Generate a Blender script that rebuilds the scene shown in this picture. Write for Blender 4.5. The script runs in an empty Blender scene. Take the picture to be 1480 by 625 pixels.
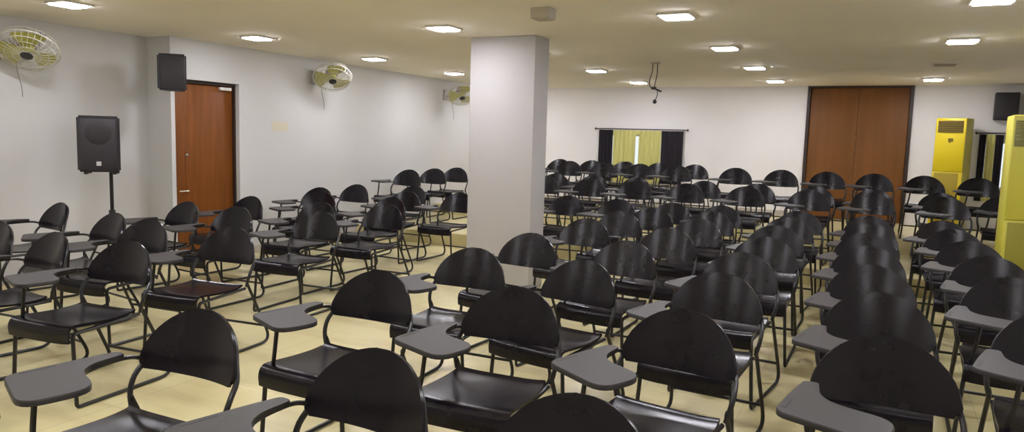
import bpy, bmesh, math, random
from mathutils import Vector, Matrix
random.seed(7)
S = bpy.context.scene
C = S.collection
PI = math.pi
EYE = 1.5          # eye height; front floor is z = 0

# ------------------------------------------------------------------ materials
def mat(name, col, rough=.6, metal=0, spec=.5, noise=0, nscale=8, bump=0, bscale=60, emit=None, es=0, stretch=None, trans=0, alpha=1):
    m = bpy.data.materials.new(name); m.use_nodes = True
    nt = m.node_tree; b = nt.nodes['Principled BSDF']
    b.inputs['Base Color'].default_value = (*col, 1)
    b.inputs['Roughness'].default_value = rough
    b.inputs['Metallic'].default_value = metal
    b.inputs['Specular IOR Level'].default_value = spec
    b.inputs['Transmission Weight'].default_value = trans
    b.inputs['Alpha'].default_value = alpha
    if noise or bump:
        tc = nt.nodes.new('ShaderNodeTexCoord'); mp = nt.nodes.new('ShaderNodeMapping')
        nt.links.new(tc.outputs['Object'], mp.inputs['Vector'])
        if stretch: mp.inputs['Scale'].default_value = stretch
    if noise:
        n = nt.nodes.new('ShaderNodeTexNoise'); n.inputs['Scale'].default_value = nscale
        n.inputs['Detail'].default_value = 5
        r = nt.nodes.new('ShaderNodeValToRGB')
        r.color_ramp.elements[0].position = .3; r.color_ramp.elements[1].position = .7
        r.color_ramp.elements[0].color = (*[c*(1-noise) for c in col], 1)
        r.color_ramp.elements[1].color = (*[min(1, c*(1+noise)) for c in col], 1)
        nt.links.new(mp.outputs['Vector'], n.inputs['Vector'])
        nt.links.new(n.outputs['Fac'], r.inputs['Fac'])
        nt.links.new(r.outputs['Color'], b.inputs['Base Color'])
    if bump:
        n2 = nt.nodes.new('ShaderNodeTexNoise'); n2.inputs['Scale'].default_value = bscale
        bp = nt.nodes.new('ShaderNodeBump'); bp.inputs['Strength'].default_value = bump
        bp.inputs['Distance'].default_value = .01
        nt.links.new(mp.outputs['Vector'], n2.inputs['Vector'])
        nt.links.new(n2.outputs['Fac'], bp.inputs['Height'])
        nt.links.new(bp.outputs['Normal'], b.inputs['Normal'])
    if emit:
        b.inputs['Emission Color'].default_value = (*emit, 1)
        b.inputs['Emission Strength'].default_value = es
    return m

M = {}
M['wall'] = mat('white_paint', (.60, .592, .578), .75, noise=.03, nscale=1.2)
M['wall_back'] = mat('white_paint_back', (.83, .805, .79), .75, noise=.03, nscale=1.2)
M['pillar'] = mat('cream_paint', (.475, .455, .45), .7, noise=.03, nscale=1.5)
M['ceiling'] = mat('beige_ceiling_paint', (.90, .835, .72), .85, noise=.03, nscale=.8)
M['plastic'] = mat('black_plastic', (.009, .007, .0095), .22, spec=.28, noise=.2, nscale=14)
M['seat'] = mat('black_seat_shell', (.009, .007, .010), .24, spec=.27, noise=.2, nscale=14)
M['tube'] = mat('black_enamel_tube', (.010, .009, .010), .35)
M['tablet'] = mat('grey_laminate', (.050, .046, .045), .5, spec=.3, noise=.06, nscale=20)
M['edge'] = mat('dark_laminate_edge', (.02, .018, .018), .4)
M['slot'] = mat('pen_slot_dark', (.035, .032, .030), .6)
M['wood'] = mat('door_teak', (.19, .060, .009), .45, spec=.25, noise=.16, nscale=2.2, stretch=(9, 9, .7))
M['wood2'] = mat('brown_door_board', (.195, .078, .020), .55, spec=.25, noise=.10, nscale=1.6, stretch=(6, 6, .5))
M['frame'] = mat('dark_door_frame', (.035, .018, .012), .5)
M['chrome'] = mat('brushed_steel', (.62, .58, .52), .3, metal=1)
M['cab'] = mat('speaker_cabinet', (.018, .015, .018), .5, bump=.15)
M['grille'] = mat('speaker_grille', (.026, .022, .028), .45, bump=.3, bscale=200)
M['badge'] = mat('pale_badge', (.6, .6, .6), .4)
M['acy'] = mat('golden_yellow_panel', (.70, .54, .010), .4)
M['acyd'] = mat('golden_yellow_lower_panel', (.34, .25, .008), .45)
M['acside'] = mat('pale_yellow_side', (.52, .46, .10), .45)
M['aco'] = mat('olive_yellow_panel', (.60, .55, .06), .42)
M['acod'] = mat('olive_lower_panel', (.30, .265, .02), .5)
M['louv'] = mat('brown_gold_louvre', (.16, .115, .02), .5)
M['louv2'] = mat('olive_louvre', (.27, .26, .09), .5)
M['emblem'] = mat('emblem_brown', (.13, .09, .01), .4)
M['black_cloth'] = mat('black_curtain', (.012, .009, .014), .9)
M['yellow_cloth'] = mat('yellow_curtain', (.60, .57, .20), .85, noise=.08, nscale=5, stretch=(6, 6, .3))
M['rod'] = mat('dark_rod', (.06, .05, .045), .4)
M['white'] = mat('white_trim', (.75, .74, .72), .5)
M['glass'] = mat('window_glass', (.9, .95, 1), .05, trans=1)
M['light'] = mat('led_diffuser', (.9, .9, .9), .5, emit=(.97, .96, 1.04), es=112)
M['unlit'] = mat('unlit_diffuser', (.30, .26, .20), .5)
M['bezel'] = mat('light_bezel', (.72, .68, .62), .5)
M['blade'] = mat('lime_fan_blade', (.50, .48, .10), .35, trans=.15)
M['fanbody'] = mat('grey_fan_body', (.42, .40, .38), .45)
M['fanring'] = mat('pale_fan_wire', (.62, .60, .52), .4)
M['knob'] = mat('dark_knob', (.03, .03, .03), .4)
M['cable'] = mat('grey_cable', (.07, .06, .05), .6)
M['box'] = mat('dusty_box', (.46, .41, .33), .7)
M['note'] = mat('faded_yellow_paper', (.64, .59, .46), .8)
M['skirt'] = mat('skirting', (.52, .47, .40), .6)

# floor: cream tile with a slight sheen and dull streaks
def floor_mat():
    m = bpy.data.materials.new('cream_floor_tile'); m.use_nodes = True
    nt = m.node_tree; b = nt.nodes['Principled BSDF']; L = nt.links
    tc = nt.nodes.new('ShaderNodeTexCoord')
    br = nt.nodes.new('ShaderNodeTexBrick'); br.offset = 0; br.inputs['Scale'].default_value = 1
    br.inputs['Brick Width'].default_value = .6; br.inputs['Row Height'].default_value = .6
    br.inputs['Mortar Size'].default_value = .003
    br.inputs['Color1'].default_value = (.66, .585, .31, 1); br.inputs['Color2'].default_value = (.70, .62, .335, 1)
    br.inputs['Mortar'].default_value = (.52, .46, .26, 1)
    L.new(tc.outputs['Object'], br.inputs['Vector'])
    n = nt.nodes.new('ShaderNodeTexNoise'); n.inputs['Scale'].default_value = 1.6; n.inputs['Detail'].default_value = 6
    mp = nt.nodes.new('ShaderNodeMapping'); mp.inputs['Scale'].default_value = (.6, 2.2, 1)
    L.new(tc.outputs['Object'], mp.inputs['Vector']); L.new(mp.outputs['Vector'], n.inputs['Vector'])
    r = nt.nodes.new('ShaderNodeValToRGB')
    r.color_ramp.elements[0].position = .30; r.color_ramp.elements[0].color = (.72, .66, .60, 1)
    r.color_ramp.elements[1].position = .52; r.color_ramp.elements[1].color = (1, 1, 1, 1)
    L.new(n.outputs['Fac'], r.inputs['Fac'])
    mx = nt.nodes.new('ShaderNodeMix'); mx.data_type = 'RGBA'; mx.blend_type = 'MULTIPLY'
    mx.inputs[0].default_value = .8
    L.new(br.outputs['Color'], mx.inputs[6]); L.new(r.outputs['Color'], mx.inputs[7])
    L.new(mx.outputs[2], b.inputs['Base Color'])
    b.inputs['Roughness'].default_value = .30
    return m
M['floor'] = floor_mat()

# ------------------------------------------------------------------ mesh helpers
def box(bm, x0, x1, y0, y1, z0, z1, bev=0):
    vs = [bm.verts.new((x, y, z)) for x in (x0, x1) for y in (y0, y1) for z in (z0, z1)]
    f = [(0, 1, 3, 2), (4, 6, 7, 5), (0, 4, 5, 1), (2, 3, 7, 6), (0, 2, 6, 4), (1, 5, 7, 3)]
    fs = [bm.faces.new([vs[i] for i in q]) for q in f]
    if bev:
        es = list({e for q in fs for e in q.edges})
        bmesh.ops.bevel(bm, geom=es, offset=bev, segments=2, affect='EDGES', profile=.5)

def smooth_path(pts, n=5, closed=False):
    P = [Vector(p) for p in pts]; out = []
    N = len(P); segs = N if closed else N-1
    for i in range(segs):
        if closed: a, b, c, d = P[(i-1) % N], P[i], P[(i+1) % N], P[(i+2) % N]
        else: a, b, c, d = P[max(i-1, 0)], P[i], P[i+1], P[min(i+2, N-1)]
        for k in range(n):
            t = k/n
            out.append(.5*((2*b)+(c-a)*t+(2*a-5*b+4*c-d)*t*t+(3*b-a-3*c+d)*t**3))
    if not closed: out.append(P[-1])
    return out

def round_path(pts, rad, n=4):
    """polyline with filleted corners"""
    P = [Vector(p) for p in pts]; out = [P[0]]
    for i in range(1, len(P)-1):
        a, b, c = P[i-1], P[i], P[i+1]
        r = rad[i-1] if isinstance(rad, (list, tuple)) else rad
        d1 = min(r, (a-b).length*.49); d2 = min(r, (c-b).length*.49)
        p = b+(a-b).normalized()*d1; q = b+(c-b).normalized()*d2
        for k in range(n+1):
            t = k/n
            out.append((1-t)**2*p+2*t*(1-t)*b+t*t*q)
    out.append(P[-1]); return out

def tube(bm, path, r, seg=8, closed=False, cap=True):
    P = [Vector(p) for p in path]; N = len(P); rings = []
    up = Vector((0, 0, 1)); prev = None
    for i in range(N):
        if closed: t = (P[(i+1) % N]-P[i-1])
        else: t = P[min(i+1, N-1)]-P[max(i-1, 0)]
        t.normalize()
        if prev is None:
            u = t.orthogonal().normalized()
        else:
            u = prev-t*prev.dot(t)
            u = u.normalized() if u.length > 1e-6 else t.orthogonal().normalized()
        prev = u; v = t.cross(u)
        rings.append([bm.verts.new(P[i]+r*(math.cos(2*PI*k/seg)*u+math.sin(2*PI*k/seg)*v)) for k in range(seg)])
    for i in range(N if closed else N-1):
        A, B = rings[i], rings[(i+1) % N]
        for k in range(seg):
            bm.faces.new((A[k], A[(k+1) % seg], B[(k+1) % seg], B[k]))
    if cap and not closed:
        bm.faces.new(rings[0][::-1]); bm.faces.new(rings[-1])

def lathe(bm, prof, seg=24, mtx=None):
    rings = []
    for r, z in prof:
        rings.append([bm.verts.new((max(r, 1e-4)*math.cos(2*PI*k/seg), max(r, 1e-4)*math.sin(2*PI*k/seg), z)) for k in range(seg)])
    for A, B in zip(rings, rings[1:]):
        for k in range(seg): bm.faces.new((A[k], A[(k+1) % seg], B[(k+1) % seg], B[k]))
    bm.faces.new(rings[0][::-1]); bm.faces.new(rings[-1])
    if mtx: bmesh.ops.transform(bm, matrix=mtx, verts=[v for R in rings for v in R])

def grid_sheet(bm, fn, nu, nv, thick):
    """solid sheet: fn(u,v)->Vector centre, with thickness along normals"""
    ctr = [[Vector(fn(i/nu, j/nv)) for j in range(nv+1)] for i in range(nu+1)]
    nor = [[None]*(nv+1) for _ in range(nu+1)]
    for i in range(nu+1):
        for j in range(nv+1):
            du = ctr[min(i+1, nu)][j]-ctr[max(i-1, 0)][j]
            dv = ctr[i][min(j+1, nv)]-ctr[i][max(j-1, 0)]
            n = du.cross(dv)
            nor[i][j] = n.normalized() if n.length > 1e-9 else Vector((0, 0, 0))
    F = [[bm.verts.new(ctr[i][j]+nor[i][j]*thick/2) for j in range(nv+1)] for i in range(nu+1)]
    B = [[bm.verts.new(ctr[i][j]-nor[i][j]*thick/2) for j in range(nv+1)] for i in range(nu+1)]
    for i in range(nu):
        for j in range(nv):
            bm.faces.new((F[i][j], F[i+1][j], F[i+1][j+1], F[i][j+1]))
            bm.faces.new((B[i][j], B[i][j+1], B[i+1][j+1], B[i+1][j]))
    for i in range(nu):
        bm.faces.new((F[i][0], B[i][0], B[i+1][0], F[i+1][0]))
        bm.faces.new((F[i][nv], F[i+1][nv], B[i+1][nv], B[i][nv]))
    for j in range(nv):
        bm.faces.new((F[0][j], F[0][j+1], B[0][j+1], B[0][j]))
        bm.faces.new((F[nu][j], B[nu][j], B[nu][j+1], F[nu][j+1]))

def obj(name, bm, ms, parent=None, smooth=True, loc=None):
    bmesh.ops.recalc_face_normals(bm, faces=bm.faces)
    me = bpy.data.meshes.new(name); bm.to_mesh(me); bm.free()
    for m in (ms if isinstance(ms, list) else [ms]): me.materials.append(m)
    if smooth:
        for p in me.polygons: p.use_smooth = True
        me.set_sharp_from_angle(angle=math.radians(40))
    o = bpy.data.objects.new(name, me); C.objects.link(o)
    if parent: o.parent = parent
    if loc: o.location = loc
    return o

def boxobj(name, dims, m, parent=None, bev=0):
    bm = bmesh.new(); box(bm, *dims, bev=bev); return obj(name, bm, m, parent, smooth=bev > 0)

def tag(o, label, cat, group=None):
    o['label'] = label; o['category'] = cat
    if group: o['group'] = group
    return o

def thing(name, label, cat, loc=(0, 0, 0), rz=0, group=None):
    o = bpy.data.objects.new(name, None); C.objects.link(o)
    o.empty_display_size = .1
    o.location = loc; o.rotation_euler = (0, 0, rz)
    return tag(o, label, cat, group)

def struct(o):
    o['kind'] = 'structure'; return o

# ------------------------------------------------------------------ room shell
XL0, XL1, YS = -7.24, -6.865, 5.335      # left wall before / after the step, step position
XR, YB, YF, H = 1.82, 12.8, -2.6, 2.5
T1, T2, Z1, Z2 = 8.45, 10.53, .18, .35   # two low tiers under the rear rows
bm = bmesh.new()
prof = [(YF-.2, 0), (T1, 0), (T1, Z1), (T2, Z1), (T2, Z2), (YB+.25, Z2), (YB+.25, -.2), (YF-.2, -.2)]
A = [bm.verts.new((XL0-.2, y, z)) for y, z in prof]; B = [bm.verts.new((XR+.2, y, z)) for y, z in prof]
bm.faces.new(A); bm.faces.new(B[::-1])
for i in range(len(prof)):
    j = (i+1) % len(prof); bm.faces.new((A[i], B[i], B[j], A[j]))
struct(obj('floor', bm, M['floor'], smooth=False))
struct(boxobj('ceiling', (XL0-.2, XR+.2, YF-.2, YB+.25, H, H+.15), M['ceiling']))

# left wall with its step and a door opening
DY0, DY1, DH = 5.385, 6.27, 2.06
bm = bmesh.new()
box(bm, XL0-.2, XL0, YF, YS, 0, H)
box(bm, XL0-.2, XL1, YS, DY0, 0, H)
box(bm, XL0-.2, XL1, DY1, T1, 0, H)
box(bm, XL0-.2, XL1, T1, YB, 0, H)
box(bm, XL0-.2, XL1, DY0, DY1, DH, H)
box(bm, XL0-.2, XL0-.12, DY0, DY1, 0, DH)
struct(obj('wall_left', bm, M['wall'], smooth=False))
# back wall with two window openings and a wide door opening
W1 = (-4.58, -3.22, .95, 1.66); W2 = (1.36, 1.72, .95, 1.68); D2 = (-1.075, .355)
bm = bmesh.new()
Y0, Y1 = YB, YB+.2
box(bm, XL1-.4, W1[0], Y0, Y1, 0, H); box(bm, W1[0], W1[1], Y0, Y1, 0, W1[2]); box(bm, W1[0], W1[1], Y0, Y1, W1[3], H)
box(bm, W1[1], D2[0]-.05, Y0, Y1, 0, H); box(bm, D2[1]+.05, W2[0], Y0, Y1, 0, H)
box(bm, D2[0]-.05, D2[1]+.05, Y0+.12, Y1, 0, H)
box(bm, W2[0], W2[1], Y0, Y1, 0, W2[2]); box(bm, W2[0], W2[1], Y0, Y1, W2[3], H); box(bm, W2[1], XR+.2, Y0, Y1, 0, H)
struct(obj('wall_back', bm, M['wall_back'], smooth=False))
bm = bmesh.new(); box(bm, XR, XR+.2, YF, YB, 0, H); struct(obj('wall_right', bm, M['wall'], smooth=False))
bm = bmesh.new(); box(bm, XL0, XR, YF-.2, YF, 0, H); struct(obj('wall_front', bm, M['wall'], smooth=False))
# skirting along the walls
struct(boxobj('baseboard_left', (XL1, XL1+.012, DY1+.05, T1, 0, .09), M['skirt']))
struct(boxobj('baseboard_front', (XL0, XL0+.012, YF, YS, 0, .09), M['skirt']))
struct(boxobj('baseboard_back', (XL1, D2[0]-.06, YB-.012, YB, Z2, Z2+.09), M['skirt']))
# square pillar with a bright right face
struct(boxobj('trim_1', (-3.73, -3.01, 6.35, 6.68, 0, H), M['pillar'], bev=.012))['label'] = 'square cream pillar'

# windows: frame, mullion, pane
def window(name, W):
    f = bpy.data.objects.new(name, None); C.objects.link(f); f.location = ((W[0]+W[1])/2, YB+.1, W[2]); struct(f)
    w = (W[1]-W[0])/2; h = W[3]-W[2]; bm = bmesh.new(); t = .04
    box(bm, -w, w, -.03, .03, 0, t); box(bm, -w, w, -.03, .03, h-t, h)
    box(bm, -w, -w+t, -.03, .03, t, h-t); box(bm, w-t, w, -.03, .03, t, h-t); box(bm, -.02, .02, -.03, .03, t, h-t)
    obj('window_frame', bm, M['white'], f, smooth=False)
    bm = bmesh.new(); box(bm, -w+t, w-t, -.003, .003, t, h-t); obj('pane', bm, M['glass'], f, smooth=False)
window('window_1', W1); window('window_2', W2)

# left door: frame, leaf, lever handle, lock plate, closer
d = bpy.data.objects.new('door_1', None); C.objects.link(d); d.location = (XL1-.055, DY0, 0); struct(d)
w = DY1-DY0
bm = bmesh.new()
box(bm, -.115, -.005, 0, .022, 0, DH); box(bm, -.115, -.005, w-.022, w, 0, DH); box(bm, -.115, -.005, .022, w-.022, DH-.035, DH)
obj('door_frame', bm, M['frame'], d, smooth=False)
boxobj('door_leaf', (-.085, -.04, .024, w-.024, .008, DH-.038), M['wood'], d, bev=.003)
bm = bmesh.new(); box(bm, -.04, -.034, .19, .225, .78, 1.28, bev=.002); hp = obj('handle_plate', bm, M['wood'], d)
bm = bmesh.new(); tube(bm, round_path([(-.035, .207, .815), (.0, .207, .815), (.0, .08, .815)], .015), .009)
obj('handle', bm, M['chrome'], d)
bm = bmesh.new(); lathe(bm, [(.018, 0), (.018, .012), (.010, .016)], 16, Matrix.Translation((-.036, .207, 1.22)) @ Matrix.Rotation(PI/2, 4, 'Y')); obj('lock_cylinder', bm, M['chrome'], d)
boxobj('door_closer', (-.04, .0, w-.22, w-.06, DH-.085, DH-.05), M['white'], d, bev=.004)

# wide brown door at the back
d = bpy.data.objects.new('door_2', None); C.objects.link(d); d.location = (D2[0], YB, Z2); struct(d)
w = D2[1]-D2[0]; dh = H-Z2
bm = bmesh.new(); box(bm, -.045, 0, -.03, .12, 0, dh); box(bm, w, w+.045, -.03, .12, 0, dh); box(bm, 0, w, -.02, .12, dh-.03, dh)
obj('door_frame', bm, M['frame'], d, smooth=False)
bm = bmesh.new(); box(bm, .003, w/2-.0015, .02, .06, .01, dh-.032, bev=.002); obj('door_leaf', bm, M['wood2'], d)
bm = bmesh.new(); box(bm, w/2+.0015, w-.003, .02, .06, .01, dh-.032, bev=.002); obj('door_leaf', bm, M['wood2'], d)

# ------------------------------------------------------------------ ceiling lights
lx = {'left': -5.947, 'pillar': -3.624, 'centre': -1.49, 'right': .583}
coldesc = {'left': 'row nearest the left wall', 'pillar': 'row running past the pillar', 'centre': 'row left of the wide door', 'right': 'row over the right-hand chairs'}
ordn = ['nearest', 'second', 'third', 'fourth', 'farthest']
def make_light(lit):
    t = thing('ceiling_light', '', 'ceiling light')
    s, e = .125, .105
    bm = bmesh.new()
    for a in ((-s, s, -s, -e), (-s, s, e, s), (-s, -e, -e, e), (e, s, -e, e)): box(bm, *a, -.018, 0)
    obj('bezel', bm, M['bezel'], t, smooth=False)
    boxobj('diffuser', (-e, e, -e, e), None, t) if False else None
    bm = bmesh.new(); box(bm, -e, e, -e, e, -.026, -.002); obj('diffuser', bm, M['light'] if lit else M['unlit'], t, smooth=False)
    return t
def dup(root, loc, rz=0, label=None):
    r = root.copy(); C.objects.link(r); r.location = loc; r.rotation_euler = (0, 0, rz)
    if label: r['label'] = label
    for ch in list(root.children):
        c = ch.copy(); C.objects.link(c); c.parent = r
        for g in list(ch.children):
            k = g.copy(); C.objects.link(k); k.parent = c
    return r
L0 = make_light(True); used = False
vis = {'left': [0, 1, 2, 3], 'pillar': [1, 3, 4], 'centre': [1, 2, 3, 4], 'right': [1, 2, 3, 4]}
for cn, x in lx.items():
    for k in range(-2, 5):
        y = 3.6986+1.9841*k
        if k == -2 and cn != 'centre' and cn != 'left': pass
        if cn == 'right' and k == 3:
            u = make_light(False); u.location = (x, y, H); u['label'] = 'dark unlit square ceiling light, third in the row over the right-hand chairs'; u['group'] = 'square ceiling lights'; continue
        if k in vis[cn]:
            lab = 'glowing white square ceiling light, %s in the %s' % (ordn[vis[cn].index(k)] if len(vis[cn]) > 3 else ['nearest', 'second', 'farthest'][vis[cn].index(k)], coldesc[cn])
        else:
            lab = 'white square ceiling light outside the photo or behind the pillar'
        if not used: L0.location = (x, y, H); L0['label'] = lab; L0['group'] = 'square ceiling lights'; used = True
        else: dup(L0, (x, y, H), 0, lab)

# ------------------------------------------------------------------ tablet-arm chair (faces -Y, origin on floor under seat centre)
AP = .39       # y of the backrest apex
def make_chair():
    t = thing('tablet_chair', '', 'chair')
    t['group'] = 'black tablet-arm chairs'
    # backrest: D shaped curved shell
    def fb(u, v):
        s = 2*u-1
        a = min(1.0, max(0, v))
        hw = .246*(max(0, 1-a**2.3))**.5
        hw *= 1-.10*math.exp(-(v/.07)**2)      # slightly rounded lower corners
        x = s*hw
        z = .585+.235*v - .012*(1-(x/.246)**2)*(1-v)
        y = .325+.065*v - .055*(x/.246)**2
        return (x, y, z)
    bm = bmesh.new()
    vv = [0, .03, .08, .16, .28, .4, .52, .64, .74, .82, .89, .94, .975, .995]
    grid_sheet(bm, lambda u, v: fb(u, vv[min(13, int(round(v*13)))]), 16, 13, .012)
    obj('backrest', bm, M['plastic'], t)
    # seat shell with a rolled front lip
    pr = [(-.212, .352), (-.216, .385), (-.213, .412), (-.200, .432), (-.17, .440), (-.08, .434), (.02, .428), (.12, .428), (.19, .436), (.215, .447)]
    ps = smooth_path([(0, y, z) for y, z in pr], 3)
    bm = bmesh.new()
    n = len(ps)-1
    def fs(u, v):
        p = ps[int(round(v*n))]; s = 2*u-1
        wdt = .228-.014*max(0, (p.y/.215))**2
        return (s*wdt, p.y, p.z+.008*s*s*s*s)
    grid_sheet(bm, fs, 12, n, .012)
    obj('seat', bm, M['seat'], t)
    # bent side frames: seat rail, front leg, floor runner, hooked rear leg
    for s in (-1, 1):
        bm = bmesh.new()
        path = round_path([(s*.218, .235, .425), (s*.218, -.185, .405), (s*.245, -.195, .012), (s*.255, .455, .012), (s*.232, .240, .46), (s*.238, .234, .482)],
                          [.03, .02, .11, .02], 6)
        tube(bm, path, .0105, 8); obj('side_frame', bm, M['tube'], t)
    # back hoop carrying the backrest
    bm = bmesh.new()
    lft = [(-.232, .232, .44), (-.246, .238, .50), (-.250, .262, .555), (-.240, .298, .60)]
    rim = []
    for k in range(1, 10):
        a = PI*k/10; x = -.226*math.cos(a); v = max(0, .93*math.sin(a))
        rim.append((x, .345+.065*v-.055*(x/.246)**2, .60+.205*v))
    pts = lft+rim+[(-x, y, z) for x, y, z in lft[::-1]]
    tube(bm, smooth_path(pts, 3), .0105, 8); obj('back_frame', bm, M['tube'], t)
    # writing tablet: paddle with narrow arm on the sitter's right (-X)
    poly = [(-.262, .20), (-.296, .06), (-.335, -.165), (-.03, -.300), (.03, -.085), (-.150, -.012), (-.205, .06), (-.212, .20)]
    rr = [.02, .06, .05, .085, .085, .05, .05, .02]
    out = []
    N = len(poly)
    for i in range(N):
        a, b, c = Vector(poly[i-1]), Vector(poly[i]), Vector(poly[(i+1) % N])
        d1 = min(rr[i], (a-b).length*.45); d2 = min(rr[i], (c-b).length*.45)
        p = b+(a-b).normalized()*d1; q = b+(c-b).normalized()*d2
        for k in range(6):
            tt = k/5; out.append((1-tt)**2*p+2*tt*(1-tt)*b+tt*tt*q)
    bm = bmesh.new()
    zt, zb = .664, .644
    top = [bm.verts.new((p.x, p.y, zt)) for p in out]
    cen = sum(out, Vector((0, 0)))/len(out)
    mid = [bm.verts.new((p.x, p.y, zt-.004)) for p in out]
    for v, p in zip(top, out):
        dv = (cen-p).normalized()*.003; v.co.x += dv.x; v.co.y += dv.y
    bot = [bm.verts.new((p.x, p.y, zb)) for p in out]
    ft = bm.faces.new(top); ft.material_index = 0
    fbt = bm.faces.new(bot[::-1]); fbt.material_index = 1
    for a in (0,):
        for i in range(len(out)):
            j = (i+1) % len(out)
            q = bm.faces.new((top[i], top[j], mid[j], mid[i])); q.material_index = 0
            q = bm.faces.new((mid[i], mid[j], bot[j], bot[i])); q.material_index = 1
    tb = obj('writing_tablet', bm, [M['tablet'], M['edge']], t)
    tb['label'] = 'grey writing tablet with dark edge'
    bm = bmesh.new()
    a, b = Vector((-.292, -.015)), Vector((-.308, -.125)); nrm = Vector((b-a)[:]).orthogonal() if False else Vector((-(b-a).y, (b-a).x)).normalized()*.008
    pts = [a+nrm, b+nrm, b-nrm, a-nrm]
    lo = [bm.verts.new((p.x, p.y, .6635)) for p in pts]; hi = [bm.verts.new((p.x, p.y, .6648)) for p in pts]
    bm.faces.new(hi); bm.faces.new(lo[::-1])
    for i in range(4): bm.faces.new((lo[i], lo[(i+1) % 4], hi[(i+1) % 4], hi[i]))
    obj('pen_slot', bm, M['slot'], tb, smooth=False)
    # arm bar under the tablet to the back hoop, and the post down to the seat front
    bm = bmesh.new()
    tube(bm, round_path([(-.14, -.12, .636), (-.238, .10, .636), (-.246, .24, .636), (-.236, .302, .612)], [.06, .05, .03], 5), .0085, 8)
    obj('arm_bar', bm, M['tube'], t)
    bm = bmesh.new()
    tube(bm, round_path([(-.17, -.16, .643), (-.185, -.165, .50), (-.214, -.150, .41)], .07, 6), .0095, 8)
    obj('tablet_post', bm, M['tube'], t)
    bm = bmesh.new(); tube(bm, [(-.222, -.186, .36), (.222, -.186, .36)], .009, 8); obj('cross_bar', bm, M['tube'], t)
    bm = bmesh.new(); tube(bm, [(-.248, .40, .13), (.248, .40, .13)], .009, 8); obj('cross_bar', bm, M['tube'], t)
    return t

CH = make_chair(); first = [True]; count = [0]
def chair(ax, ay, label, z=0, rz=None):
    """ax, ay: where the middle of the backrest top stands"""
    if rz is None: rz = math.radians(random.uniform(-4, 4))
    off = Matrix.Rotation(rz, 3, 'Z') @ Vector((0, AP, 0))
    loc = (ax-off.x, ay-off.y, z)
    count[0] += 1
    if first[0]:
        CH.location = loc; CH.rotation_euler = (0, 0, rz); CH['label'] = label; first[0] = False
    else: dup(CH, loc, rz, label)
num = ['first', 'second', 'third', 'fourth', 'fifth', 'sixth', 'seventh', 'eighth', 'ninth', 'tenth']
R = math.radians
def column(desc, pts):
    for i, p in enumerate(pts):
        rz = R(p[2]) if len(p) > 2 else None
        chair(p[0], p[1], 'black tablet-arm chair, %s from the front in the %s' % (num[i], desc), 0, rz)
# flat floor, right of the pillar
column('column facing the wide brown door', [(.07, 2.94, 2), (.05, 3.85, -1), (.005, 4.74, 1), (-.02, 5.66, 0), (-.04, 6.52, -2), (-.03, 7.40), (-.04, 8.28)])
column('right-hand column by the air conditioners', [(.74, 3.80, -3), (.70, 4.76, -2), (.70, 5.65, 2), (.67, 6.50, -2), (.63, 7.39), (.61, 8.26)])
column('first column left of the door aisle', [(-.66, 1.78, -3), (-.66, 2.95, -8), (-.71, 3.93, -4), (-.73, 4.77, -6), (-.72, 5.70), (-.75, 6.60), (-.74, 7.48), (-.72, 8.30)])
column('second column left of the door aisle', [(-1.37, 1.83, -4), (-1.45, 2.96, 3), (-1.46, 3.87, -10), (-1.51, 4.82, -6), (-1.465, 5.76, -3), (-1.44, 6.70), (-1.50, 7.56), (-1.545, 8.36)])
column('column just right of the pillar', [(-2.25, 1.89, 2), (-2.20, 2.92, 0), (-2.20, 3.88, 2), (-2.22, 4.76, -6), (-2.26, 6.00), (-2.24, 6.85), (-2.12, 7.55), (-2.09, 8.30)])
# flat floor, left block
column('left block column nearest the centre aisle', [(-4.05, 1.90, 0), (-4.02, 2.83, 6), (-4.06, 3.66, 6), (-4.36, 4.90, 4), (-4.36, 5.86, 2)])
column('left block second column from the aisle', [(-4.70, 2.80, -7), (-4.90, 3.62, 5), (-5.18, 4.72, 2), (-4.97, 5.58, 3), (-4.80, 6.55)])
column('left block third column from the aisle', [(-5.55, 2.90, 4), (-5.45, 3.72, -8), (-5.86, 4.74, -6), (-5.92, 5.58, -4), (-5.75, 6.50)])
chair(-6.52, 3.93, 'black tablet-arm chair by the left wall in front of the standing loudspeaker', 0, R(-10))
for lab, x, y in (('black tablet-arm chair beside the left wall, nearest beyond the brown left door', -6.33, 7.10),
                  ('black tablet-arm chair beside the left wall, second beyond the brown left door', -6.40, 7.92),
                  ('black tablet-arm chair left of the pillar foot, half a row behind it', -4.62, 7.72),
                  ('black tablet-arm chair second to the left of the pillar, beyond it', -5.22, 7.42),
                  ('black tablet-arm chair at the rear of the left block, third from the pillar', -5.72, 8.32),
                  ('black tablet-arm chair directly behind the pillar right edge', -3.42, 8.34),
                  ('black tablet-arm chair second right behind the pillar, before the rear step', -2.76, 8.33)):
    chair(x, y, lab)
# first tier
t1r = [(-2.15, 'under the hanging cable'), (-1.45, 'second left of the wide door'), (-.72, 'before the wide door left edge'), (-.05, 'before the wide door right half'), (.68, 'before the far air conditioner')]
t1a = [(-4.15, 'at the pillar right edge'), (-3.50, 'second from the pillar'), (-2.85, 'third from the pillar')]
t1b = [(-4.40, 'at the pillar right edge'), (-3.76, 'second from the pillar'), (-3.10, 'third from the pillar')]
for rown, y, row in (('front row', 9.30, t1a+t1r), ('second row', 10.18, t1b+t1r)):
    for x, dd in row:
        chair(x+random.uniform(-.02, .02), y+random.uniform(-.03, .03), 'black chair on lower rear step, %s, %s' % (rown, dd), Z1)
for i, y in enumerate((9.06, 9.76, 10.44)):
    chair(-6.33, y, 'black chair on the lower rear step against the left wall, %s from the front' % num[i], Z1)
chair(1.32, 10.05, 'black tablet-arm chair on the lower rear step below the right curtain', Z1)
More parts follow.
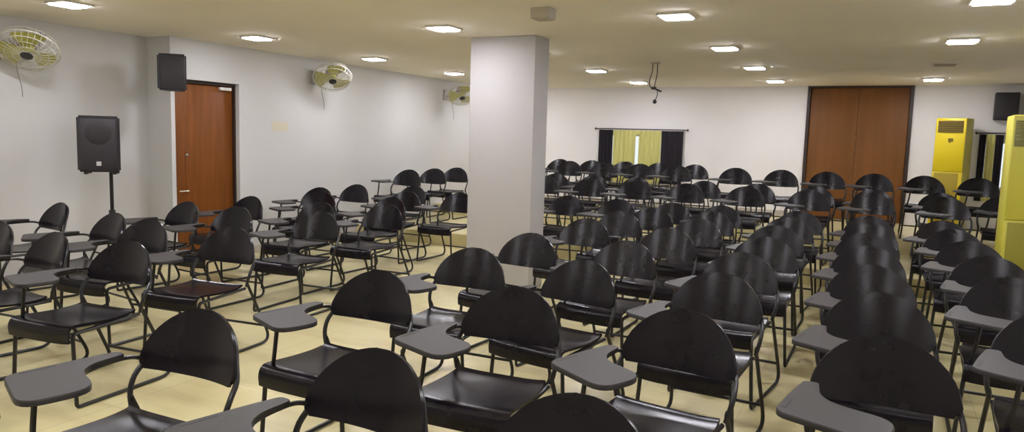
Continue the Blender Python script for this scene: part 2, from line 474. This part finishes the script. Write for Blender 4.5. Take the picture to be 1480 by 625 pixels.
# second tier
for x, dd in ((1.17, 'right of the far air conditioner'), (.56, 'between the wide door and far air conditioner'), (-.04, 'before the wide door right half'), (-.64, 'before the wide door left edge'),
              (-1.25, 'first left of the wide door'), (-1.90, 'second left of the wide door'), (-2.78, 'below the right black curtain'), (-3.38, 'below the yellow curtain right half'),
              (-3.98, 'below the yellow curtain left half'), (-4.58, 'below the left black curtain')):
    chair(x, 11.17+random.uniform(-.02, .03), 'black chair, front row of the top step, '+dd, Z2)
for x, dd in ((-2.72, 'right of the window'), (-3.33, 'under the right black curtain'), (-3.93, 'under the yellow curtain'), (-4.54, 'under the left black curtain'), (-5.15, 'left of the window')):
    chair(x, 12.10, 'black chair, last row by the back wall, '+dd, Z2)

# ------------------------------------------------------------------ loudspeakers
def speaker_body(t, w, d, h):
    bm = bmesh.new()
    # trapezoid cabinet: front (y=-d/2) wider than the back
    pts = [(-w/2, -d/2), (w/2, -d/2), (w*.36, d/2), (-w*.36, d/2)]
    lo = [bm.verts.new((x, y, 0)) for x, y in pts]; hi = [bm.verts.new((x, y, h)) for x, y in pts]
    fs = [bm.faces.new(lo[::-1]), bm.faces.new(hi)]
    for i in range(4): fs.append(bm.faces.new((lo[i], lo[(i+1) % 4], hi[(i+1) % 4], hi[i])))
    bmesh.ops.bevel(bm, geom=bm.edges[:], offset=.018, segments=3, affect='EDGES')
    obj('cabinet', bm, M['cab'], t)
    bm = bmesh.new(); box(bm, -w/2+.03, w/2-.03, -d/2-.006, -d/2+.01, .03, h-.03, bev=.006)
    obj('front_grille', bm, M['grille'], t)
t = thing('loudspeaker', 'black loudspeaker on a pole stand before the left wall', 'loudspeaker', (-6.70, 4.43, 1.08), R(48))
speaker_body(t, .365, .34, .53)
bm = bmesh.new(); box(bm, -.02, .02, -.179, -.174, .06, .10); obj('badge', bm, M['badge'], t, smooth=False)
bm = bmesh.new(); lathe(bm, [(.115, 0), (.10, .004), (.06, .008)], 24, Matrix.Translation((0, -.175, .37)) @ Matrix.Rotation(PI/2, 4, 'X')); obj('horn', bm, M['cab'], t)
for sx in (-.12, .12):
    for sy in (-.1, .08):
        bm = bmesh.new(); lathe(bm, [(.018, -.025), (.022, 0), (.022, .004)], 12, Matrix.Translation((sx, sy, 0))); obj('rubber_foot', bm, M['knob'], t)
t = thing('speaker_stand', 'thin black tripod stand holding the loudspeaker by the left wall', 'stand', (-6.665, 4.495, 0), R(20))
bm = bmesh.new(); tube(bm, [(0, 0, .10), (0, 0, 1.07)], .017, 10); obj('pole', bm, M['tube'], t)
bm = bmesh.new(); lathe(bm, [(.03, .62), (.03, .70)], 12); obj('collar', bm, M['knob'], t)
for k in range(3):
    a = 2*PI*k/3+.3; c, s = math.cos(a), math.sin(a)
    bm = bmesh.new(); tube(bm, [(.028*c, .028*s, .64), (.38*c, .38*s, .03), (.40*c, .40*s, .012)], .011, 8); obj('leg', bm, M['tube'], t)
    bm = bmesh.new(); tube(bm, [(.017*c, .017*s, .25), (.22*c, .22*s, .315)], .008, 6); obj('brace', bm, M['tube'], t)
# wall loudspeaker on the step corner
t = thing('wall_loudspeaker', 'black loudspeaker mounted high on the wall step beside the left door', 'loudspeaker', (-6.655, 5.215, 1.905), R(42))
speaker_body(t, .285, .24, .375)
bm = bmesh.new(); box(bm, -.02, .02, .11, .225, .15, .22); box(bm, -.035, .035, .195, .215, .10, .27); obj('bracket', bm, M['cab'], t, smooth=False)
# black box at the far right
t = thing('wall_loudspeaker', 'square black loudspeaker box high on the white wall at far right', 'loudspeaker', (1.59, YB-.09, 1.98), 0)
bm = bmesh.new(); box(bm, -.145, .145, -.07, .085, 0, .40, bev=.01); obj('cabinet', bm, M['cab'], t)
bm = bmesh.new(); box(bm, -.125, .125, -.076, -.06, .02, .38, bev=.004); obj('front_grille', bm, M['grille'], t)

# ------------------------------------------------------------------ tower air conditioners
def ac(label, loc, w, d, h, m_main, m_low, m_side, m_louv, gr, split, emb):
    t = thing('air_conditioner', label, 'air conditioner', loc, 0)
    bm = bmesh.new(); box(bm, -w/2, w/2, -d/2, d/2, 0, h, bev=.012); obj('body', bm, m_side, t)
    bm = bmesh.new(); box(bm, -w/2+.004, w/2-.004, -d/2-.014, -d/2+.004, split+.004, h-.006, bev=.008); obj('front_panel', bm, m_main, t)
    bm = bmesh.new(); box(bm, -w/2+.004, w/2-.004, -d/2-.012, -d/2+.004, .05, split-.004, bev=.006); obj('lower_panel', bm, m_main, t)
    bm = bmesh.new(); box(bm, -w/2+.03, w/2-.05, -d/2-.017, -d/2-.006, .12, split-.02, bev=.003); obj('intake_grille', bm, m_low, t)
    z0, z1 = gr
    bm = bmesh.new(); x0, x1 = -w/2+(.035 if emb else .018), w/2-(.035 if emb else .018)
    box(bm, x0, x1, -d/2-.018, -d/2-.008, z0, z1)
    g = obj('air_outlet', bm, m_louv, t, smooth=False)
    n = 6
    bm = bmesh.new()
    for k in range(n):
        z = z0+(z1-z0)*(k+.5)/n
        vs = [(x0+.01, -d/2-.032, z-.006), (x1-.01, -d/2-.032, z-.006), (x1-.01, -d/2-.017, z+.006), (x0+.01, -d/2-.017, z+.006)]
        lo = [bm.verts.new(v) for v in vs]; hi = [bm.verts.new((v[0], v[1], v[2]+.004)) for v in vs]
        bm.faces.new(lo[::-1]); bm.faces.new(hi)
        for i in range(4): bm.faces.new((lo[i], lo[(i+1) % 4], hi[(i+1) % 4], hi[i]))
    obj('louvres', bm, m_louv, g, smooth=False)
    bm = bmesh.new(); zz = z0-.11
    box(bm, -.02, .045, -d/2-.018, -d/2-.012, zz-.025, zz+.025, bev=.002); box(bm, -.01, .015, -d/2-.018, -d/2-.012, zz-.04, zz-.024)
    obj('emblem', bm, M['emblem'], t, smooth=False)
    return t
ac('golden yellow tower air conditioner right of the wide brown door', (.95, 12.44, Z2), .40, .34, 1.64, M['acy'], M['acyd'], M['acside'], M['louv'], (1.43, 1.60), .86, True).rotation_euler = (0, 0, R(-20))
ac('olive yellow tower air conditioner at the right edge, nearest one', (1.26, 7.62, 0), .54, .36, 1.83, M['aco'], M['acod'], M['aco'], M['louv2'], (1.56, 1.78), .93, False)

# ------------------------------------------------------------------ curtains
def curtain(name, x0, x1, z0, z1, y, folds, amp, m, label):
    bm = bmesh.new(); n = folds*8
    def f(u, v):
        x = x0+(x1-x0)*u
        return (x, y+amp*math.sin(u*folds*2*PI)*(.6+.4*(1-v)), z0+(z1-z0)*v)
    grid_sheet(bm, f, n, 4, .004)
    return tag(obj(name, bm, m), label, 'curtain', 'curtains on the back windows')
curtain('curtain', -4.68, -4.41, .78, 1.725, YB-.05, 4, .018, M['black_cloth'], 'black curtain at the left of the back window')
curtain('curtain', -4.40, -3.975, .78, 1.725, YB-.05, 5, .018, M['yellow_cloth'], 'yellow curtain left of the bright slit in the back window')
curtain('curtain', -3.915, -3.505, .78, 1.725, YB-.05, 5, .018, M['yellow_cloth'], 'yellow curtain right of the bright slit in the back window')
curtain('curtain', -3.985, -3.90, 1.64, 1.724, YB-.078, 1, .004, M['yellow_cloth'], 'small yellow curtain heading above the bright slit')
curtain('curtain', -3.50, -3.11, .78, 1.725, YB-.05, 4, .018, M['black_cloth'], 'black curtain at the right of the back window')
curtain('curtain', 1.30, 1.385, .78, 1.77, YB-.05, 2, .015, M['black_cloth'], 'narrow black curtain left edge of the far right window')
curtain('curtain', 1.39, 1.50, .78, 1.77, YB-.05, 2, .015, M['yellow_cloth'], 'narrow yellow curtain in the far right window')
curtain('curtain', 1.505, 1.60, .78, 1.77, YB-.05, 2, .015, M['black_cloth'], 'narrow black curtain right of yellow one, far right window')
def rod(x0, x1, z, label):
    t = thing('curtain_rod', label, 'curtain rod', ((x0+x1)/2, YB-.05, z)); w = (x1-x0)/2
    bm = bmesh.new(); tube(bm, [(-w, 0, 0), (w, 0, 0)], .011, 8); obj('rod', bm, M['rod'], t)
    for s in (-1, 1):
        bm = bmesh.new(); lathe(bm, [(.004, -.02), (.022, -.008), (.022, .008), (.004, .02)], 12, Matrix.Translation((s*(w+.012), 0, 0)) @ Matrix.Rotation(PI/2, 4, 'Y')); obj('finial', bm, M['rod'], t)
        bm = bmesh.new(); tube(bm, [(s*(w-.05), 0, 0), (s*(w-.05), .05, 0)], .008, 6); obj('bracket', bm, M['white'], t)
rod(-4.74, -3.05, 1.745, 'thin dark curtain rod over the back window')
rod(1.27, 1.66, 1.79, 'short dark curtain rod over the far right window')

# ------------------------------------------------------------------ wall fans
def fan_proto():
    t = thing('wall_fan', '', 'fan'); t['group'] = 'wall fans'
    # origin on the wall, wall normal +X; head hangs out and faces down into the room
    bm = bmesh.new(); box(bm, 0, .03, -.06, .06, -.09, .09, bev=.008); obj('wall_plate', bm, M['fanbody'], t)
    bm = bmesh.new(); tube(bm, round_path([(.02, 0, -.02), (.16, 0, -.04), (.24, 0, .06)], .06), .018, 10); obj('arm', bm, M['fanbody'], t)
    ax = Vector((.42, -.42, -.80)).normalized(); c = Vector((.34, 0, .0))
    q = Vector((0, 0, 1)).rotation_difference(ax).to_matrix().to_4x4(); mt = Matrix.Translation(c) @ q
    bm = bmesh.new(); lathe(bm, [(.02, -.16), (.07, -.15), (.085, -.10), (.07, -.03), (.03, -.02)], 20, mt); mo = obj('motor_housing', bm, M['fanbody'], t)
    bm = bmesh.new(); lathe(bm, [(.01, -.185), (.018, -.18), (.018, -.145)], 12, mt); obj('knob', bm, M['knob'], mo)
    bm = bmesh.new(); lathe(bm, [(.05, -.025), (.05, .02), (.03, .034)], 20, mt); hb = obj('hub', bm, M['blade'], t)
    bm = bmesh.new(); lathe(bm, [(.05, .070), (.05, .078), (.03, .086)], 20, mt); obj('cap', bm, M['knob'], hb)
    for k in range(3):
        bm = bmesh.new()
        def f(u, v, k=k):
            r = .045+.185*v; a = 2*PI*k/3+(u-.5)*(1.35-.25*(v-.4)**2)
            return (r*math.cos(a), r*math.sin(a), .03*(u-.5)+.002)
        grid_sheet(bm, f, 8, 6, .004); bmesh.ops.transform(bm, matrix=mt, verts=bm.verts); obj('blade', bm, M['blade'], t)
    bm = bmesh.new()
    for z, r in ((-.06, .225), (0, .25), (.05, .225)):
        tube(bm, [mt @ Vector((r*math.cos(2*PI*k/40), r*math.sin(2*PI*k/40), z)) for k in range(40)], .0045 if z else .008, 6, closed=True)
    for z, r in ((.065, .17), (.072, .11), (.074, .055), (-.08, .16)):
        tube(bm, [mt @ Vector((r*math.cos(2*PI*k/32), r*math.sin(2*PI*k/32), z)) for k in range(32)], .0022, 5, closed=True)
    for k in range(30):
        a = 2*PI*k/30; cc, ss = math.cos(a), math.sin(a)
        tube(bm, [mt @ Vector((r*cc, r*ss, z)) for r, z in ((.05, -.095), (.16, -.08), (.225, -.06), (.25, 0), (.225, .05), (.17, .065), (.05, .074))], .0024, 4)
    obj('guard', bm, M['fanring'], t)
    bm = bmesh.new(); tube(bm, smooth_path([(.14, .0, -.06), (.15, .01, -.2), (.165, .03, -.32), (.165, .035, -.42)], 5), .0025, 5); obj('pull_cord', bm, M['cable'], t)
    return t
F0 = fan_proto()
F0.location = (XL0, 3.90, 2.18); F0['label'] = 'lime bladed wall fan at the upper left corner, nearest of three'
dup(F0, (XL1, 7.53, 2.25), 0, 'lime bladed wall fan between the left door and the pillar')
dup(F0, (XL1, 10.85, 2.24), 0, 'lime bladed wall fan half hidden by the pillar left edge')

# ------------------------------------------------------------------ small fixtures
t = thing('hanging_cable', 'dark dangling cable bundle with clamp hanging from the ceiling above the chairs', 'cable', (-2.56, 8.875, H))
bm = bmesh.new(); box(bm, -.05, .05, -.05, .05, -.015, 0); obj('ceiling_plate', bm, M['box'], t, smooth=False)
bm = bmesh.new(); tube(bm, smooth_path([(-.03, 0, -.01), (-.035, 0, -.12), (-.06, 0, -.22), (-.05, 0, -.30), (.0, 0, -.315)], 4), .007, 6); obj('cord', bm, M['cable'], t)
bm = bmesh.new(); tube(bm, smooth_path([(.03, 0, -.01), (.03, 0, -.15), (.01, 0, -.25), (.005, 0, -.315)], 4), .007, 6); obj('cord', bm, M['cable'], t)
bm = bmesh.new(); box(bm, -.035, .03, -.02, .02, -.335, -.30, bev=.008); tube(bm, [(.0, 0, -.32), (.09, .01, -.36)], .012, 6); obj('clamp', bm, M['knob'], t)
bm = bmesh.new(); tube(bm, smooth_path([(.04, 0, -.335), (.045, 0, -.40), (.02, 0, -.47)], 4), .006, 6); obj('cord', bm, M['cable'], t)
bm = bmesh.new(); lathe(bm, [(.008, -.03), (.024, -.02), (.026, .005), (.01, .025)], 12, Matrix.Translation((.015, 0, -.48))); obj('plug', bm, M['knob'], t)
t = thing('ceiling_box', 'small dusty beige box on the ceiling in front of the pillar top', 'box', (-2.37, 5.12, H-.08))
bm = bmesh.new(); box(bm, -.075, .075, -.075, .075, 0, .08, bev=.006); obj('housing', bm, M['box'], t)
bm = bmesh.new(); box(bm, -.062, .062, -.062, .062, -.006, .0); obj('cover', bm, M['box'], t, smooth=False)
bm = bmesh.new(); box(bm, 0, .002, -.14, .14, -.06, .06)
tag(obj('wall_notice', bm, M['note'], smooth=False, loc=(XL1, 6.93, 1.58)), 'faded pale yellow paper strip on the left wall past the door', 'notice')

# ------------------------------------------------------------------ camera, world, colour
f, yaw, pitch, roll = 1041.33, .4681, .1061, .0285
cy, sy = math.cos(yaw), math.sin(yaw)
fwd = Vector((-sy*math.cos(pitch), cy*math.cos(pitch), -math.sin(pitch)))
rgt = Vector((cy, sy, 0)); up = rgt.cross(fwd)
r2 = math.cos(roll)*rgt+math.sin(roll)*up; u2 = -math.sin(roll)*rgt+math.cos(roll)*up
cd = bpy.data.cameras.new('camera'); cam = bpy.data.objects.new('camera', cd); C.objects.link(cam)
cd.sensor_fit = 'HORIZONTAL'; cd.sensor_width = 36; cd.lens = 36*f/1480; cd.clip_start = .05
mw = Matrix((r2, u2, -fwd)).transposed().to_4x4(); mw.translation = (0, 0, EYE); cam.matrix_world = mw
S.camera = cam
wd = bpy.data.worlds.new('overcast'); S.world = wd; wd.use_nodes = True
wd.node_tree.nodes['Background'].inputs[0].default_value = (.95, .97, 1, 1)
wd.node_tree.nodes['Background'].inputs[1].default_value = 1.1
S.view_settings.view_transform = 'Standard'
S.view_settings.look = 'None'
S.view_settings.exposure = 0
print('CHAIRS', count[0])
